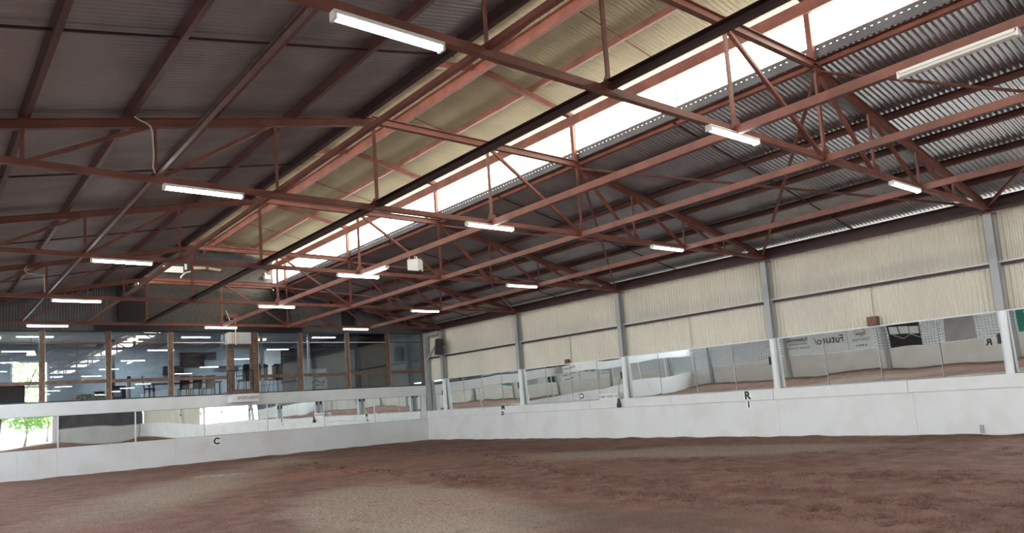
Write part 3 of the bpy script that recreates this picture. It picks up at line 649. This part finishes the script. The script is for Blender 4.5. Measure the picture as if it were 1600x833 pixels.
# lettered box below the door
r = empty('sign_box', (10.88, 31.15, 2.35)); tag(r, 'white lettered box sign on the fascia below the clubhouse door', 'sign')
MB().box(-0.62, 0.52, -0.26, 0.25, 0.0, 0.34).build('box', 'white', r, bevel=0.01)
text('lettering', 'SPORTARITE', 0.17, (0.04, -0.266, 0.17), (PI/2, 0, 0), 'ink_brown', r, 0.92, 0.002)

# ------------------------------------------------------------------ clubhouse room
struct(MB().box(-1, 20.3, 31.63, 38.2, 2.55, 2.70).build('floor_clubhouse', 'int_floor'))
struct(MB().box(-1, 20.3, 31.63, 38.2, 5.50, 5.60).build('ceiling_clubhouse', 'int_pale'))
struct(MB().box(-1, 3.35, 37.7, 37.85, 2.7, 5.5).box(4.62, 20.3, 37.7, 37.85, 2.7, 5.5).box(3.35, 4.62, 37.7, 37.85, 2.7, 2.95).box(3.35, 4.62, 37.7, 37.85, 4.70, 5.5).build('wall_clubhouse_back', 'int_wall'))
struct(MB().box(-1.0, -0.9, 31.63, 37.7, 2.7, 5.5).build('wall_clubhouse_left', 'int_wall'))
struct(MB().box(20.2, 20.3, 31.63, 37.7, 2.7, 5.5).build('wall_clubhouse_right', 'int_wall'))
r = empty('window_20', (3.98, 37.68, 2.95)); struct(r)
MB().box(-0.70, -0.62, -0.06, 0.06, -0.05, 1.95).box(0.62, 0.70, -0.06, 0.06, -0.05, 1.8).box(-0.70, 0.70, -0.06, 0.06, 1.74, 1.82).box(-0.62, 0.62, -0.05, 0.05, 0.66, 0.74).build('window_frame', 'alu', r)
struct(MB().box(-0.9, 3.2, 37.55, 37.69, 5.0, 5.3).build('trim_4', 'int_pale'))
# partitions and panels inside
struct(MB().box(6.78, 6.93, 35.9, 36.05, 2.7, 5.5).build('trim_5', 'black'))
struct(MB().box(16.55, 16.65, 31.8, 37.7, 2.7, 5.5).build('wall_clubhouse_partition', 'int_dark'))
struct(MB().box(16.65, 17.95, 33.6, 33.7, 2.7, 5.5).build('wall_clubhouse_dark', 'int_dark'))
struct(MB().box(17.95, 18.1, 31.7, 33.7, 2.7, 5.5).build('wall_clubhouse_dark_side', 'int_dark'))
struct(MB().box(18.1, 20.0, 31.72, 31.76, 2.72, 5.34).build('wall_clubhouse_boarding', 'int_pale'))
struct(MB().box(16.18, 18.17, 37.5, 37.6, 2.7, 4.95).build('door_2', 'int_pale'))
for x, y, lab in ((12.19, 32.6, 'pale square interior post behind the window beside the door'), (14.41, 32.6, 'pale square interior post near the poster board')):
    tag(MB().box(x-0.05, x+0.05, y-0.05, y+0.05, 2.7, 5.45).build('interior_post', 'alu'), lab, 'post')
# ceiling lights added to brighten the dark room
for x, y, l in ((2.5, 34.6, 'added ceiling light in the clubhouse by the sofa end'), (7.5, 35.2, 'added ceiling light in the middle of the clubhouse'), (13.2, 35.2, 'added ceiling light near the poster board end')):
    r = empty('added_ceiling_light', (x, y, 5.42)); tag(r, 'round '+l, 'light', 'added clubhouse ceiling lights')
    area('room_fill', (x, y, 5.38), (0, 0, 0), 0.5, 0.5, power=62, col=(0.90, 0.96, 1.0))
    MB().tube((0, 0, 0.04), (0, 0, 0.08), 0.22, 20).build('base', 'white', r)
    MB().tube((0, 0, -0.02), (0, 0, 0.04), 0.2, 20).build('diffuser', 'room_glow' if 'room_glow' in M else 'warm_lamp', r)
r = empty('wall_lamp', (3.8, 35.5, 4.82)); tag(r, 'warm glowing lamp shade above the far room window', 'lamp')
MB().tube((0, 0, 0.0), (0, 0, 0.16), 0.17, 18, 0.12).build('lamp_shade', 'warm_lamp', r)
MB().tube((0, 0, 0.16), (0, 0, 0.68), 0.012, 6).build('rod', 'black', r)
# fan
r = empty('ceiling_fan', (10.1, 34.2, 5.10)); tag(r, 'small grey ceiling fan inside the clubhouse', 'fan')
MB().tube((0, 0, 0.1), (0, 0, 0.40), 0.015, 6).build('rod', 'alu', r); MB().tube((0, 0, 0), (0, 0, 0.1), 0.1, 14).build('motor', 'alu', r)
for k in range(4):
    a = k*PI/2+0.3; MB().bar((0.1*math.cos(a), 0.1*math.sin(a), 0.03), (0.6*math.cos(a), 0.6*math.sin(a), 0.03), 0.12, 0.012).build('blade', 'alu', r)

# furniture in the room
def dining_chair():
    r = empty('dining_chair')
    MB().box(-0.21, 0.21, -0.21, 0.21, 0.42, 0.48).build('seat', 'chair_black', r, bevel=0.015)
    MB().poly([(-0.2, 0.17, 0.46), (0.2, 0.17, 0.46), (0.21, 0.25, 1.0), (-0.21, 0.25, 1.0)], (0, 0.04, 0)).build('backrest', 'chair_black', r)
    for sx in (-1, 1):
        for sy in (-1, 1): MB().bar((sx*0.18, sy*0.18, 0.42), (sx*0.19, sy*0.19, 0.0), 0.035, 0.035, upv=(0, 1, 0)).build('leg', 'chair_black', r)
    return r
d0 = dining_chair()
spots = [(7.68, 33.2, PI/2-0.2, 'black dining chair standing side-on by the second wide window'), (9.33, 34.4, PI, 'black dining chair at the long table, first of the row of three backs'), (9.87, 34.4, PI, 'black dining chair at the long table, middle of the row of three backs'), (10.42, 34.4, PI, 'black dining chair at the long table, nearest the door')]
for i, (x, y, a, l) in enumerate(spots):
    c = d0 if i == 0 else copy_tree(d0); c.location = (x, y, 2.70); c.rotation_euler = (0, 0, a)
    tag(c, l, 'chair', 'dining chairs in the clubhouse')
r = empty('dining_table', (9.6, 35.1, 2.70)); tag(r, 'long dark dining table behind the row of chairs', 'table')
MB().box(-1.5, 1.5, -0.42, 0.42, 0.72, 0.76).build('tabletop', 'leather', r)
for sx in (-1, 1):
    for sy in (-1, 1): MB().box(sx*1.4-0.03, sx*1.4+0.03, sy*0.36-0.03, sy*0.36+0.03, 0, 0.72).build('leg', 'leather', r)
def bar_chair():
    r = empty('high_back_chair')
    MB().box(-0.26, 0.26, -0.24, 0.24, 0.62, 0.70).build('seat', 'chair_black', r, bevel=0.02)
    MB().poly([(-0.24, -0.24, 0.66), (0.24, -0.24, 0.66), (0.27, -0.28, 1.30), (0.17, -0.28, 1.36), (-0.17, -0.28, 1.36), (-0.27, -0.28, 1.30)], (0, 0.06, 0)).build('backrest', 'chair_black', r)
    for sx in (-1, 1):
        for sy in (-1, 1): MB().bar((sx*0.18, sy*0.18, 0.62), (sx*0.26, sy*0.26, 0.0), 0.03, 0.03, upv=(0, 1, 0)).build('leg', 'chrome', r)
        MB().box(sx*0.28-0.025, sx*0.28+0.025, -0.2, 0.2, 0.84, 0.88).build('armrest', 'chair_black', r)
    return r
b0 = bar_chair()
for i, (x, y, a, l) in enumerate([(11.55, 33.0, 0.3, 'black high-backed bar chair seen through the door glass'), (12.3, 33.1, -0.1, 'black high-backed bar chair just past the door'), (13.0, 33.15, 0.1, 'black high-backed bar chair in front of the white screen')]):
    c = b0 if i == 0 else copy_tree(b0); c.location = (x, y, 2.70); c.rotation_euler = (0, 0, a); tag(c, l, 'chair', 'bar chairs in the clubhouse')
# sofa
r = empty('sofa', (2.0, 32.9, 2.70)); tag(r, 'dark brown leather sofa back against the clubhouse window', 'sofa')
MB().box(-1.5, 1.32, -0.1, 0.14, 0.05, 0.88).build('backrest', 'leather', r, bevel=0.04)
MB().box(-1.3, 1.12, 0.14, 0.8, 0.15, 0.45).build('seat', 'leather', r, bevel=0.04)
MB().box(1.12, 1.34, 0.14, 0.85, 0.05, 0.62).build('arm', 'leather', r, bevel=0.03); MB().box(-1.5, -1.3, 0.14, 0.85, 0.05, 0.62).build('arm', 'leather', r, bevel=0.03)
# round table with patterned cloth
r = empty('round_table', (5.5, 32.75, 2.70)); tag(r, 'low round table under a patterned beige cloth', 'table')
cv = MB(); k = 28; cv.v = [(0, 0, 0.33)]+[(0.68*math.cos(2*PI*i/k), 0.5*math.sin(2*PI*i/k), 0.30) for i in range(k)]+[((0.74+0.03*(i % 2))*math.cos(2*PI*i/k), (0.56+0.03*(i % 2))*math.sin(2*PI*i/k), 0.08) for i in range(k)]
cv.f = [(0, 1+i, 1+(i+1) % k) for i in range(k)]+[(1+i, 1+k+i, 1+k+(i+1) % k, 1+(i+1) % k) for i in range(k)]
cv.build('tablecloth', mat('patterned_cloth', (0.55, 0.48, 0.38), 0.8, 0, 0, 9, col2=(0.10, 0.08, 0.06)), r)
MB().tube((0, 0, 0), (0, 0, 0.3), 0.05, 10).build('pedestal', 'leather', r)
o = MB().tube((5.75, 32.7, 3.03), (5.75, 32.7, 3.10), 0.16, 14, 0.2).build('fruit_bowl', 'leather'); tag(o, 'dark shallow bowl on the patterned round table', 'bowl')
# cabinet, vase
r = empty('side_cabinet', (6.66, 34.0, 2.70)); tag(r, 'small dark cabinet beside the black upright', 'cabinet')
MB().box(-0.26, 0.26, -0.2, 0.2, 0, 0.66).build('body', 'chair_black', r); MB().box(-0.2, 0.1, -0.215, -0.2, 0.2, 0.5).build('door', 'int_pale', r)
r = empty('floor_vase', (6.95, 33.4, 2.70)); tag(r, 'slim grey floor vase with a dark round flower head', 'vase')
MB().tube((0, 0, 0), (0, 0, 0.5), 0.09, 12, 0.06).tube((0, 0, 0.5), (0, 0, 0.8), 0.06, 12, 0.08).build('body', 'alu', r)
MB().tube((0, 0, 0.8), (0, 0, 0.86), 0.03, 8).tube((0, 0, 0.86), (0, 0, 1.02), 0.09, 12, 0.06).build('flower_head', 'chair_black', r)
# tv and wall screens
r = empty('television', (10.85, 37.6, 4.36)); tag(r, 'large black television on the clubhouse back wall', 'television')
MB().box(-0.78, 0.35, -0.02, 0.06, 0.0, 0.70).build('bezel', 'black', r, bevel=0.01); MB().box(-0.75, 0.32, -0.026, -0.02, 0.03, 0.67).build('screen', 'screen', r)
r = empty('television', (11.5, 37.6, 4.70)); tag(r, 'smaller screen mounted beside the large television', 'television')
MB().box(-0.27, 0.27, -0.02, 0.06, 0.0, 0.36).build('bezel', 'black', r); MB().box(-0.25, 0.25, -0.026, -0.02, 0.02, 0.34).build('screen', 'int_dark', r)
o = MB().box(9.3, 10.2, 37.4, 37.65, 3.98, 4.40).build('wall_cupboard', 'chair_black'); tag(o, 'black wall cupboard below the large television', 'cupboard')
o = MB().box(11.9, 12.9, 37.3, 37.65, 4.28, 4.36).build('wall_shelf', 'chair_black'); tag(o, 'dark wall shelf at the door side of the television', 'shelf')
o = MB().box(14.2, 15.05, 37.55, 37.65, 3.8, 5.14).build('projection_screen', 'plastic_white'); tag(o, 'pale square screen on the back wall past the door', 'screen')
o = MB().box(15.1, 15.75, 37.3, 37.65, 2.7, 5.2).build('tall_cabinet', 'int_dark'); tag(o, 'tall dark cabinet beside the pale square screen', 'cabinet')
r = empty('poster_board', (15.2, 33.4, 2.70)); tag(r, 'pale poster board with a dark sketch near the window', 'poster board')
MB().box(-0.45, 0.45, 0, 0.03, 0.15, 1.12).build('board', 'plastic_white', r)
MB().path([(-0.35, -0.01, 0.45), (-0.1, -0.01, 0.6), (0.1, -0.01, 0.42), (0.3, -0.01, 0.55), (0.2, -0.01, 0.3), (-0.15, -0.01, 0.36)], 0.018, 5).path([(0.0, -0.01, 0.9), (0.15, -0.01, 0.75)], 0.014, 5).build('sketch', 'ink', r)
MB().bar((-0.3, 0.05, 0), (-0.2, 0.02, 0.3), 0.03, 0.03).bar((0.3, 0.05, 0), (0.2, 0.02, 0.3), 0.03, 0.03).build('feet', 'alu', r)

# ------------------------------------------------------------------ fluorescent battens
def batten(lit=True, L=1.24):
    r = empty('tube_light')
    MB().box(-L/2, L/2, -0.055, 0.055, 0.0, 0.045).build('housing', 'plastic_white', r, bevel=0.006)
    MB().sweep((-L/2+0.02, 0, -0.012), (L/2-0.02, 0, -0.012), [(-0.048, 0.012), (-0.042, -0.02), (-0.02, -0.036), (0.02, -0.036), (0.042, -0.02), (0.048, 0.012)]).build('diffuser', 'tube' if lit else 'tube_off', r)
    MB().box(-L/2-0.012, -L/2+0.022, -0.055, 0.055, -0.05, 0.045).build('end_cap', 'plastic_white', r, bevel=0.005)
    MB().box(L/2-0.022, L/2+0.012, -0.055, 0.055, -0.05, 0.045).build('end_cap', 'plastic_white', r, bevel=0.005)
    return r
bt = batten()
tnm = ['nearest', 'second', 'third', 'fourth', 'farthest']
first = True
for i, y in enumerate(TY+TY_BACK):
    for xc, s in ((3.68, 'the dark-roof side'), (9.57, 'mid-span'), (15.48, 'the cream-wall side')):
        b = bt if first else copy_tree(bt); first = False
        b.location = (xc, y-0.02, 5.335)
        tag(b, ('lit fluorescent batten on the %s truss, at %s' % (tnm[i], s)) if i < 5 else 'lit fluorescent batten behind the camera, truss %d back, at %s' % (i-4, s), 'tube light', 'lit fluorescent battens')
b = copy_tree(bt); b.location = (9.62, 17.3, 5.31); b.rotation_euler = (0, 0, PI/2); tag(b, 'lit fluorescent batten turned along the salmon tie beam', 'tube light', 'lit fluorescent battens')
b = batten(False, 1.30); b.location = (9.60, 3.02, 5.31); b.rotation_euler = (0, 0, PI/2); tag(b, 'unlit white fluorescent batten under the salmon tie beam', 'tube light')

# hanging white unit
r = empty('hanging_unit', (9.62, 15.3, 4.92)); tag(r, 'white hanging unit with black sides below the salmon tie beam', 'hanging light'); r.rotation_euler = (0, 0, 0.6)
pf = [(-0.15, 0.30), (-0.15, 0.0), (-0.10, 0.0), (-0.05, 0.045), (0.0, 0.055), (0.05, 0.05), (0.10, 0.03), (0.15, 0.02), (0.15, 0.30)]
MB().poly([(x, -0.14, z) for x, z in pf], (0, 0.03, 0)).build('front_panel', 'plastic_white', r)
MB().poly([(-0.15, y, z) for y, z in ((-0.11, 0.0), (0.14, 0.04), (0.14, 0.30), (-0.11, 0.30))], (0.02, 0, 0)).build('side_panel', 'plastic_white', r)
MB().box(0.13, 0.16, -0.13, 0.14, 0.02, 0.29).build('dark_side', 'black', r)
MB().box(-0.13, 0.13, -0.11, 0.13, 0.20, 0.26).build('inner_plate', 'black', r)
for a, b2 in ((-0.12, -0.1), (0.0, -0.05), (0.12, -0.1), (-0.1, 0.1)): MB().tube((a, b2, 0.26), (a, b2, 0.36), 0.018, 8).build('clamp', 'cable', r)
MB().tube((0, 0, 0.26), (0, 0, 0.50), 0.012, 6).build('hook_rod', 'cable', r)

# cables
o = MB().path([(2.60, 12.06, 6.42), (2.64, 12.06, 6.36), (2.72, 12.06, 6.32), (2.80, 12.06, 6.30), (2.86, 12.06, 6.25), (2.885, 12.06, 6.16), (2.89, 12.06, 6.0), (2.90, 12.06, 5.8), (2.885, 12.06, 5.6), (2.92, 12.06, 5.5)], 0.013, 8).build('loose_cable', 'cable'); tag(o, 'pale looping cable dropping down the second truss', 'cable')
o = MB().path([(2.45, 23.98, 6.25), (2.40, 23.98, 6.15), (2.45, 23.98, 6.05), (2.6, 23.98, 6.02), (2.86, 23.98, 6.02), (2.88, 23.98, 5.5)], 0.013, 8).build('loose_cable', 'cable'); tag(o, 'pale looping cable dropping down the fourth truss', 'cable')

# things in the far gable
r = empty('exhaust_fan', (9.5, 31.3, 7.98)); tag(r, 'pale exhaust fan blade on the far gable', 'fan')
MB().tube((0, 0.1, 0), (0, -0.1, 0), 0.06, 12).build('hub', 'red', r)
MB().poly([(-0.55, -0.05, 0.04), (-0.05, -0.08, 0.06), (0.0, -0.02, -0.04), (-0.5, 0, -0.07)], (0, 0.012, 0)).poly([(0.05, -0.08, 0.05), (0.6, -0.05, 0.0), (0.55, 0, -0.08), (0.0, -0.02, -0.05)], (0, 0.012, 0)).build('blades', 'timber_light', r)
o = MB().box(7.8, 8.55, 31.2, 31.25, 7.72, 7.98).build('white_board', 'plastic_white'); tag(o, 'bright white panel on the far gable under the dark roof edge', 'panel')
o = MB().path([(7.6, 31.3, 7.42), (8.3, 31.3, 7.40), (8.45, 31.3, 7.45), (8.5, 31.3, 7.6), (8.65, 31.3, 7.75), (8.9, 31.3, 7.82)], 0.03, 8).build('white_pipe', 'plastic_white'); tag(o, 'bent white pipe below the white gable panel', 'pipe')
r = empty('flood_light', (12.0, 31.2, 7.78)); tag(r, 'small white floodlight on the far gable', 'light')
MB().box(-0.12, 0.12, -0.1, 0.1, -0.14, 0.02).build('head', 'plastic_white', r, bevel=0.01); MB().tube((0, 0.05, 0.0), (0.0, 0.2, 0.16), 0.04, 8).build('arm', 'plastic_white', r)
o = MB().box(8.66, 8.74, 31.36, 31.435, 7.90, 8.25).build('junction_box', 'plastic_white'); tag(o, 'slim pale box beside the exhaust fan', 'box')
o = MB().box(7.3, 12.3, 31.36, 31.42, 7.26, 7.40).build('gable_beam', 'red'); tag(o, 'red beam crossing the foil-lined far gable', 'beam')

# ------------------------------------------------------------------ loudspeaker, lamp bell, blocks, signs
r = empty('loudspeaker', (19.72, 29.70, 4.10)); tag(r, 'black loudspeaker mounted on the farthest wall column', 'loudspeaker'); r.rotation_euler = (0, 0.10, -0.5)
MB().box(-0.17, 0.17, -0.21, 0.21, 0, 0.76).build('cabinet', 'black', r, bevel=0.02)
MB().box(-0.185, -0.17, -0.18, 0.18, 0.04, 0.72).build('grille', mat('speaker_grille', (0.03, 0.03, 0.035), 0.8), r)
MB().box(0.16, 0.3, -0.04, 0.04, 0.3, 0.4).build('bracket', 'post_grey', r)
r = empty('hanging_bell', (19.87, 18.42, 1.12)); tag(r, 'dark brown pear-shaped bell hanging at the lettered plate column', 'bell')
b = MB(); ring = [(0.0, 0), (0.07, 0.01), (0.085, 0.06), (0.08, 0.12), (0.055, 0.19), (0.045, 0.24), (0.045, 0.31), (0.02, 0.34)]; k = 14
for rr, z in ring:
    for i in range(k): b.v.append((max(rr, 0.001)*math.cos(2*PI*i/k), max(rr, 0.001)*math.sin(2*PI*i/k), z))
for j in range(len(ring)-1):
    for i in range(k): b.f.append((j*k+i, j*k+(i+1) % k, (j+1)*k+(i+1) % k, (j+1)*k+i))
b.build('body', mat('dark_bronze', (0.06, 0.035, 0.035), 0.35), r, smooth=True)
MB().path([(0, 0, 0.33), (0.10, -0.02, 1.0), (0.20, -0.05, 1.02)], 0.009, 6).build('cord', 'black', r)
o = MB().box(20.02, 20.24, 9.03, 9.28, 2.955, 3.20).build('wood_block', 'wood', bevel=0.008); tag(o, 'reddish brown wooden block resting on the mirror top rail', 'block')
o = MB().box(20.12, 20.24, 21.18, 21.36, 2.955, 3.12).build('wood_block', 'wood', bevel=0.006); tag(o, 'small narrow block on the mirror rail between two columns', 'block')

RX = (PI/2, 0, -PI/2)
def letter(y, z0, z1, w, ch, size, label, x=19.962):
    r = empty('letter_sign', (x, y, (z0+z1)/2)); tag(r, label, 'sign', 'arena letter signs')
    h = (z1-z0)/2
    MB().box(-0.004, 0.004, -w/2, w/2, -h, h).build('plate', 'plate', r)
    text('letter', ch, size, (-0.008, 0, 0), RX, 'ink', r, 1.0, 0.012)
letter(13.15, 1.13, 1.42, 0.27, 'R', 0.34, 'white plate with black R on the long kickboard')
letter(13.15, 0.89, 1.108, 0.17, '1', 0.24, 'small white plate with 1 under the R', 19.985)
letter(25.28, 1.24, 1.53, 0.27, 'M', 0.31, 'white plate with black M near the fourth column')
letter(25.32, 1.02, 1.23, 0.18, 'D', 0.22, 'small white plate with D under the M', 19.952)
r = empty('letter_sign', (9.78, 31.435, 0.82)); tag(r, 'white plate with black C on the kickboard under the clubhouse', 'sign', 'arena letter signs')
MB().box(-0.165, 0.165, -0.004, 0.004, -0.17, 0.17).build('plate', 'plate', r); text('letter', 'C', 0.36, (0, -0.008, 0), (PI/2, 0, 0), 'ink', r, 1.0, 0.012)
r = empty('name_plate', (19.95, 18.95, 1.545)); tag(r, 'narrow white lettered plate on the kickboard top beside a column', 'sign')
MB().box(-0.006, 0.006, -0.50, 0.50, -0.105, 0.105).build('plate', 'plate', r); text('lettering', 'LUNI TAERD SES', 0.14, (-0.01, 0, 0), RX, 'ink_brown', r, 0.95, 0.001)
o = MB().box(19.955, 19.99, 6.80, 6.88, 0.06, 0.26).build('gate_latch', 'post_grey'); tag(o, 'small rusty latch low on the kickboard near the frame edge', 'latch')

# banners and letter plates on the opposite side (seen in the mirrors)
RL = (PI/2, 0, PI/2)
def banner(y0, y1, m, parts, label, z0=1.17, z1=2.75):
    r = empty('banner', (-1.0, (y0+y1)/2, (z0+z1)/2)); tag(r, label, 'banner', 'banners on the shade mesh')
    h = abs(y1-y0)/2; q = (z1-z0)/2
    MB().box(-0.003, 0.003, -h, h, -q, q).build('sheet', m, r)
    for (t, s, dy, dz, mm, sx) in parts: text('lettering', t, s, (0.006, dy, dz), RL, mm, r, sx, 0.004)
    return r
banner(22.55, 24.2, 'banner', [('Rylawnrals', 0.34, 0, 0.12, 'ink', 0.9), ('horse supplies', 0.18, 0, -0.14, 'ink_grey', 1.1), ('EQUINE CENTRE', 0.17, 0, -0.40, 'ink_grey', 1.1)], 'pale banner with three lines of lettering on the shade mesh')
banner(20.65, 22.35, 'banner', [('Futuro/', 0.62, 0, -0.08, 'ink', 0.85)], 'pale blue banner with one large word on the shade mesh')
b = banner(18.75, 20.45, 'banner', [('Future', 0.24, 0, 0.08, 'ink', 1.0), ('Stable Feeds', 0.22, 0, -0.24, 'ink_grey', 1.1), ('ph 08 96 10', 0.16, 0, -0.58, 'ink', 1.0)], 'white banner with an oval emblem on the shade mesh')
e = MB(); e.path([(0.006, 0.4*math.cos(2*PI*i/20), 0.16+0.22*math.sin(2*PI*i/20)) for i in range(16)], 0.015, 5).build('emblem', 'ink', b)
b = banner(16.5, 18.05, 'black', [], 'black banner with pale photo boxes on the shade mesh')
for dy, dz, w, hh in ((-0.5, 0.12, 0.22, 0.2), (0.0, 0.14, 0.24, 0.2), (0.5, 0.12, 0.2, 0.2)): MB().box(0.004, 0.008, dy-w, dy+w, dz-hh, dz+hh).build('photo_box', 'banner', b)
MB().path([(0.012, -0.8, -0.35), (0.006, -0.3, -0.1), (0.006, 0.1, -0.35), (0.006, 0.6, -0.12)], 0.012, 6).build('stripe', 'banner', b)
banner(13.75, 15.3, 'post_grey', [], 'plain grey panel on the shade mesh')
banner(10.2, 12.0, 'banner_teal', [('ARENA', 0.4, 0, 0.2, 'banner', 0.9)], 'teal banner on the shade mesh')
r = empty('letter_sign', (-0.97, 13.3, 0.92)); tag(r, 'white plate with black R on the low wall under the shade mesh', 'sign', 'arena letter signs')
MB().box(-0.004, 0.004, -0.16, 0.16, -0.18, 0.18).build('plate', 'plate', r); text('letter', 'R', 0.42, (0.008, 0, 0), RL, 'ink', r, 1.0, 0.014)
# posts of the mesh side
for i, y in enumerate(TY+TY_BACK):
    o = MB().box(-0.96, -0.80, y-0.09, y+0.09, -0.05, 5.62).build('side_post', 'post_grey'); tag(o, ('grey post of the mesh side under the %s truss' % tnm[i]) if i < 5 else 'grey post of the mesh side behind the camera, %d back' % (i-4), 'post', 'posts of the mesh side')

# ------------------------------------------------------------------ trees outside
def tree(x, y, h, rad, label, n=2200, seed=1):
    rnd = random.Random(seed); r = empty('tree', (x, y, -0.12)); tag(r, label, 'tree', 'trees outside')
    MB().tube((0, 0, 0), (0.1, 0.1, h*0.5), 0.16, 10, 0.10).tube((0.1, 0.1, h*0.5), (rad*0.4, 0.3, h*0.8), 0.08, 8, 0.03).tube((0.1, 0.1, h*0.45), (-rad*0.4, -0.2, h*0.78), 0.08, 8, 0.03).build('trunk', 'bark', r)
    b = MB()
    for _ in range(n):
        while True:
            p = Vector([rnd.uniform(-1, 1) for _ in range(3)])
            if 0.35 < p.length < 1: break
        p = Vector((p.x*rad, p.y*rad, h*0.62+p.z*h*0.38)); a = Vector([rnd.uniform(-1, 1) for _ in range(3)]).normalized()*0.16; c = a.orthogonal().normalized()*0.09
        k = len(b.v); b.v += [tuple(p-a), tuple(p+c), tuple(p+a), tuple(p-c)]; b.f.append((k, k+1, k+2, k+3))
    b.build('foliage', 'leaf', r)
tree(9.5, -33, 5.5, 2.2, 'leafy green tree outside the wide back doorway, at its middle', seed=1)
tree(12.2, -38, 6, 2.4, 'leafy green tree outside the back doorway, near its white pier', seed=2)
tree(6.4, -39, 6, 2.4, 'leafy green tree outside the back doorway, on its mesh-side edge', seed=3)
tree(29, -3.5, 5, 2.2, 'sparse tree beyond the side opening', n=700, seed=4)
tree(31, 2.0, 6, 2.2, 'taller sparse tree beyond the side opening', n=700, seed=5)
tree(4.4, 46, 7, 2.4, 'sparse tree outside the clubhouse back window', n=900, seed=6)

# ------------------------------------------------------------------ pieces that belong to a part rather than to the whole thing
RULES = {'letter': 'plate', 'lettering': ('plate', 'box', 'sheet'), 'screen': 'bezel', 'photo_box': 'sheet', 'stripe': 'sheet', 'emblem': 'sheet', 'mirror_clip': 'white_sleeve', 'end_cap': 'housing', 'louvre_grille': 'casing', 'grille': 'cabinet', 'sketch': 'board', 'gusset_plate': 'bottom_chord', 'lap_joint': 'pane'}
def base(o): return o.name.split('.')[0]
for root in [o for o in sc.objects if o.parent is None and o.type == 'EMPTY']:
    kids = list(root.children)
    for k in kids:
        w = RULES.get(base(k))
        if not w: continue
        w = (w,) if isinstance(w, str) else w
        p = next((q for q in kids if q is not k and base(q) in w), None)
        if p: k.parent = p
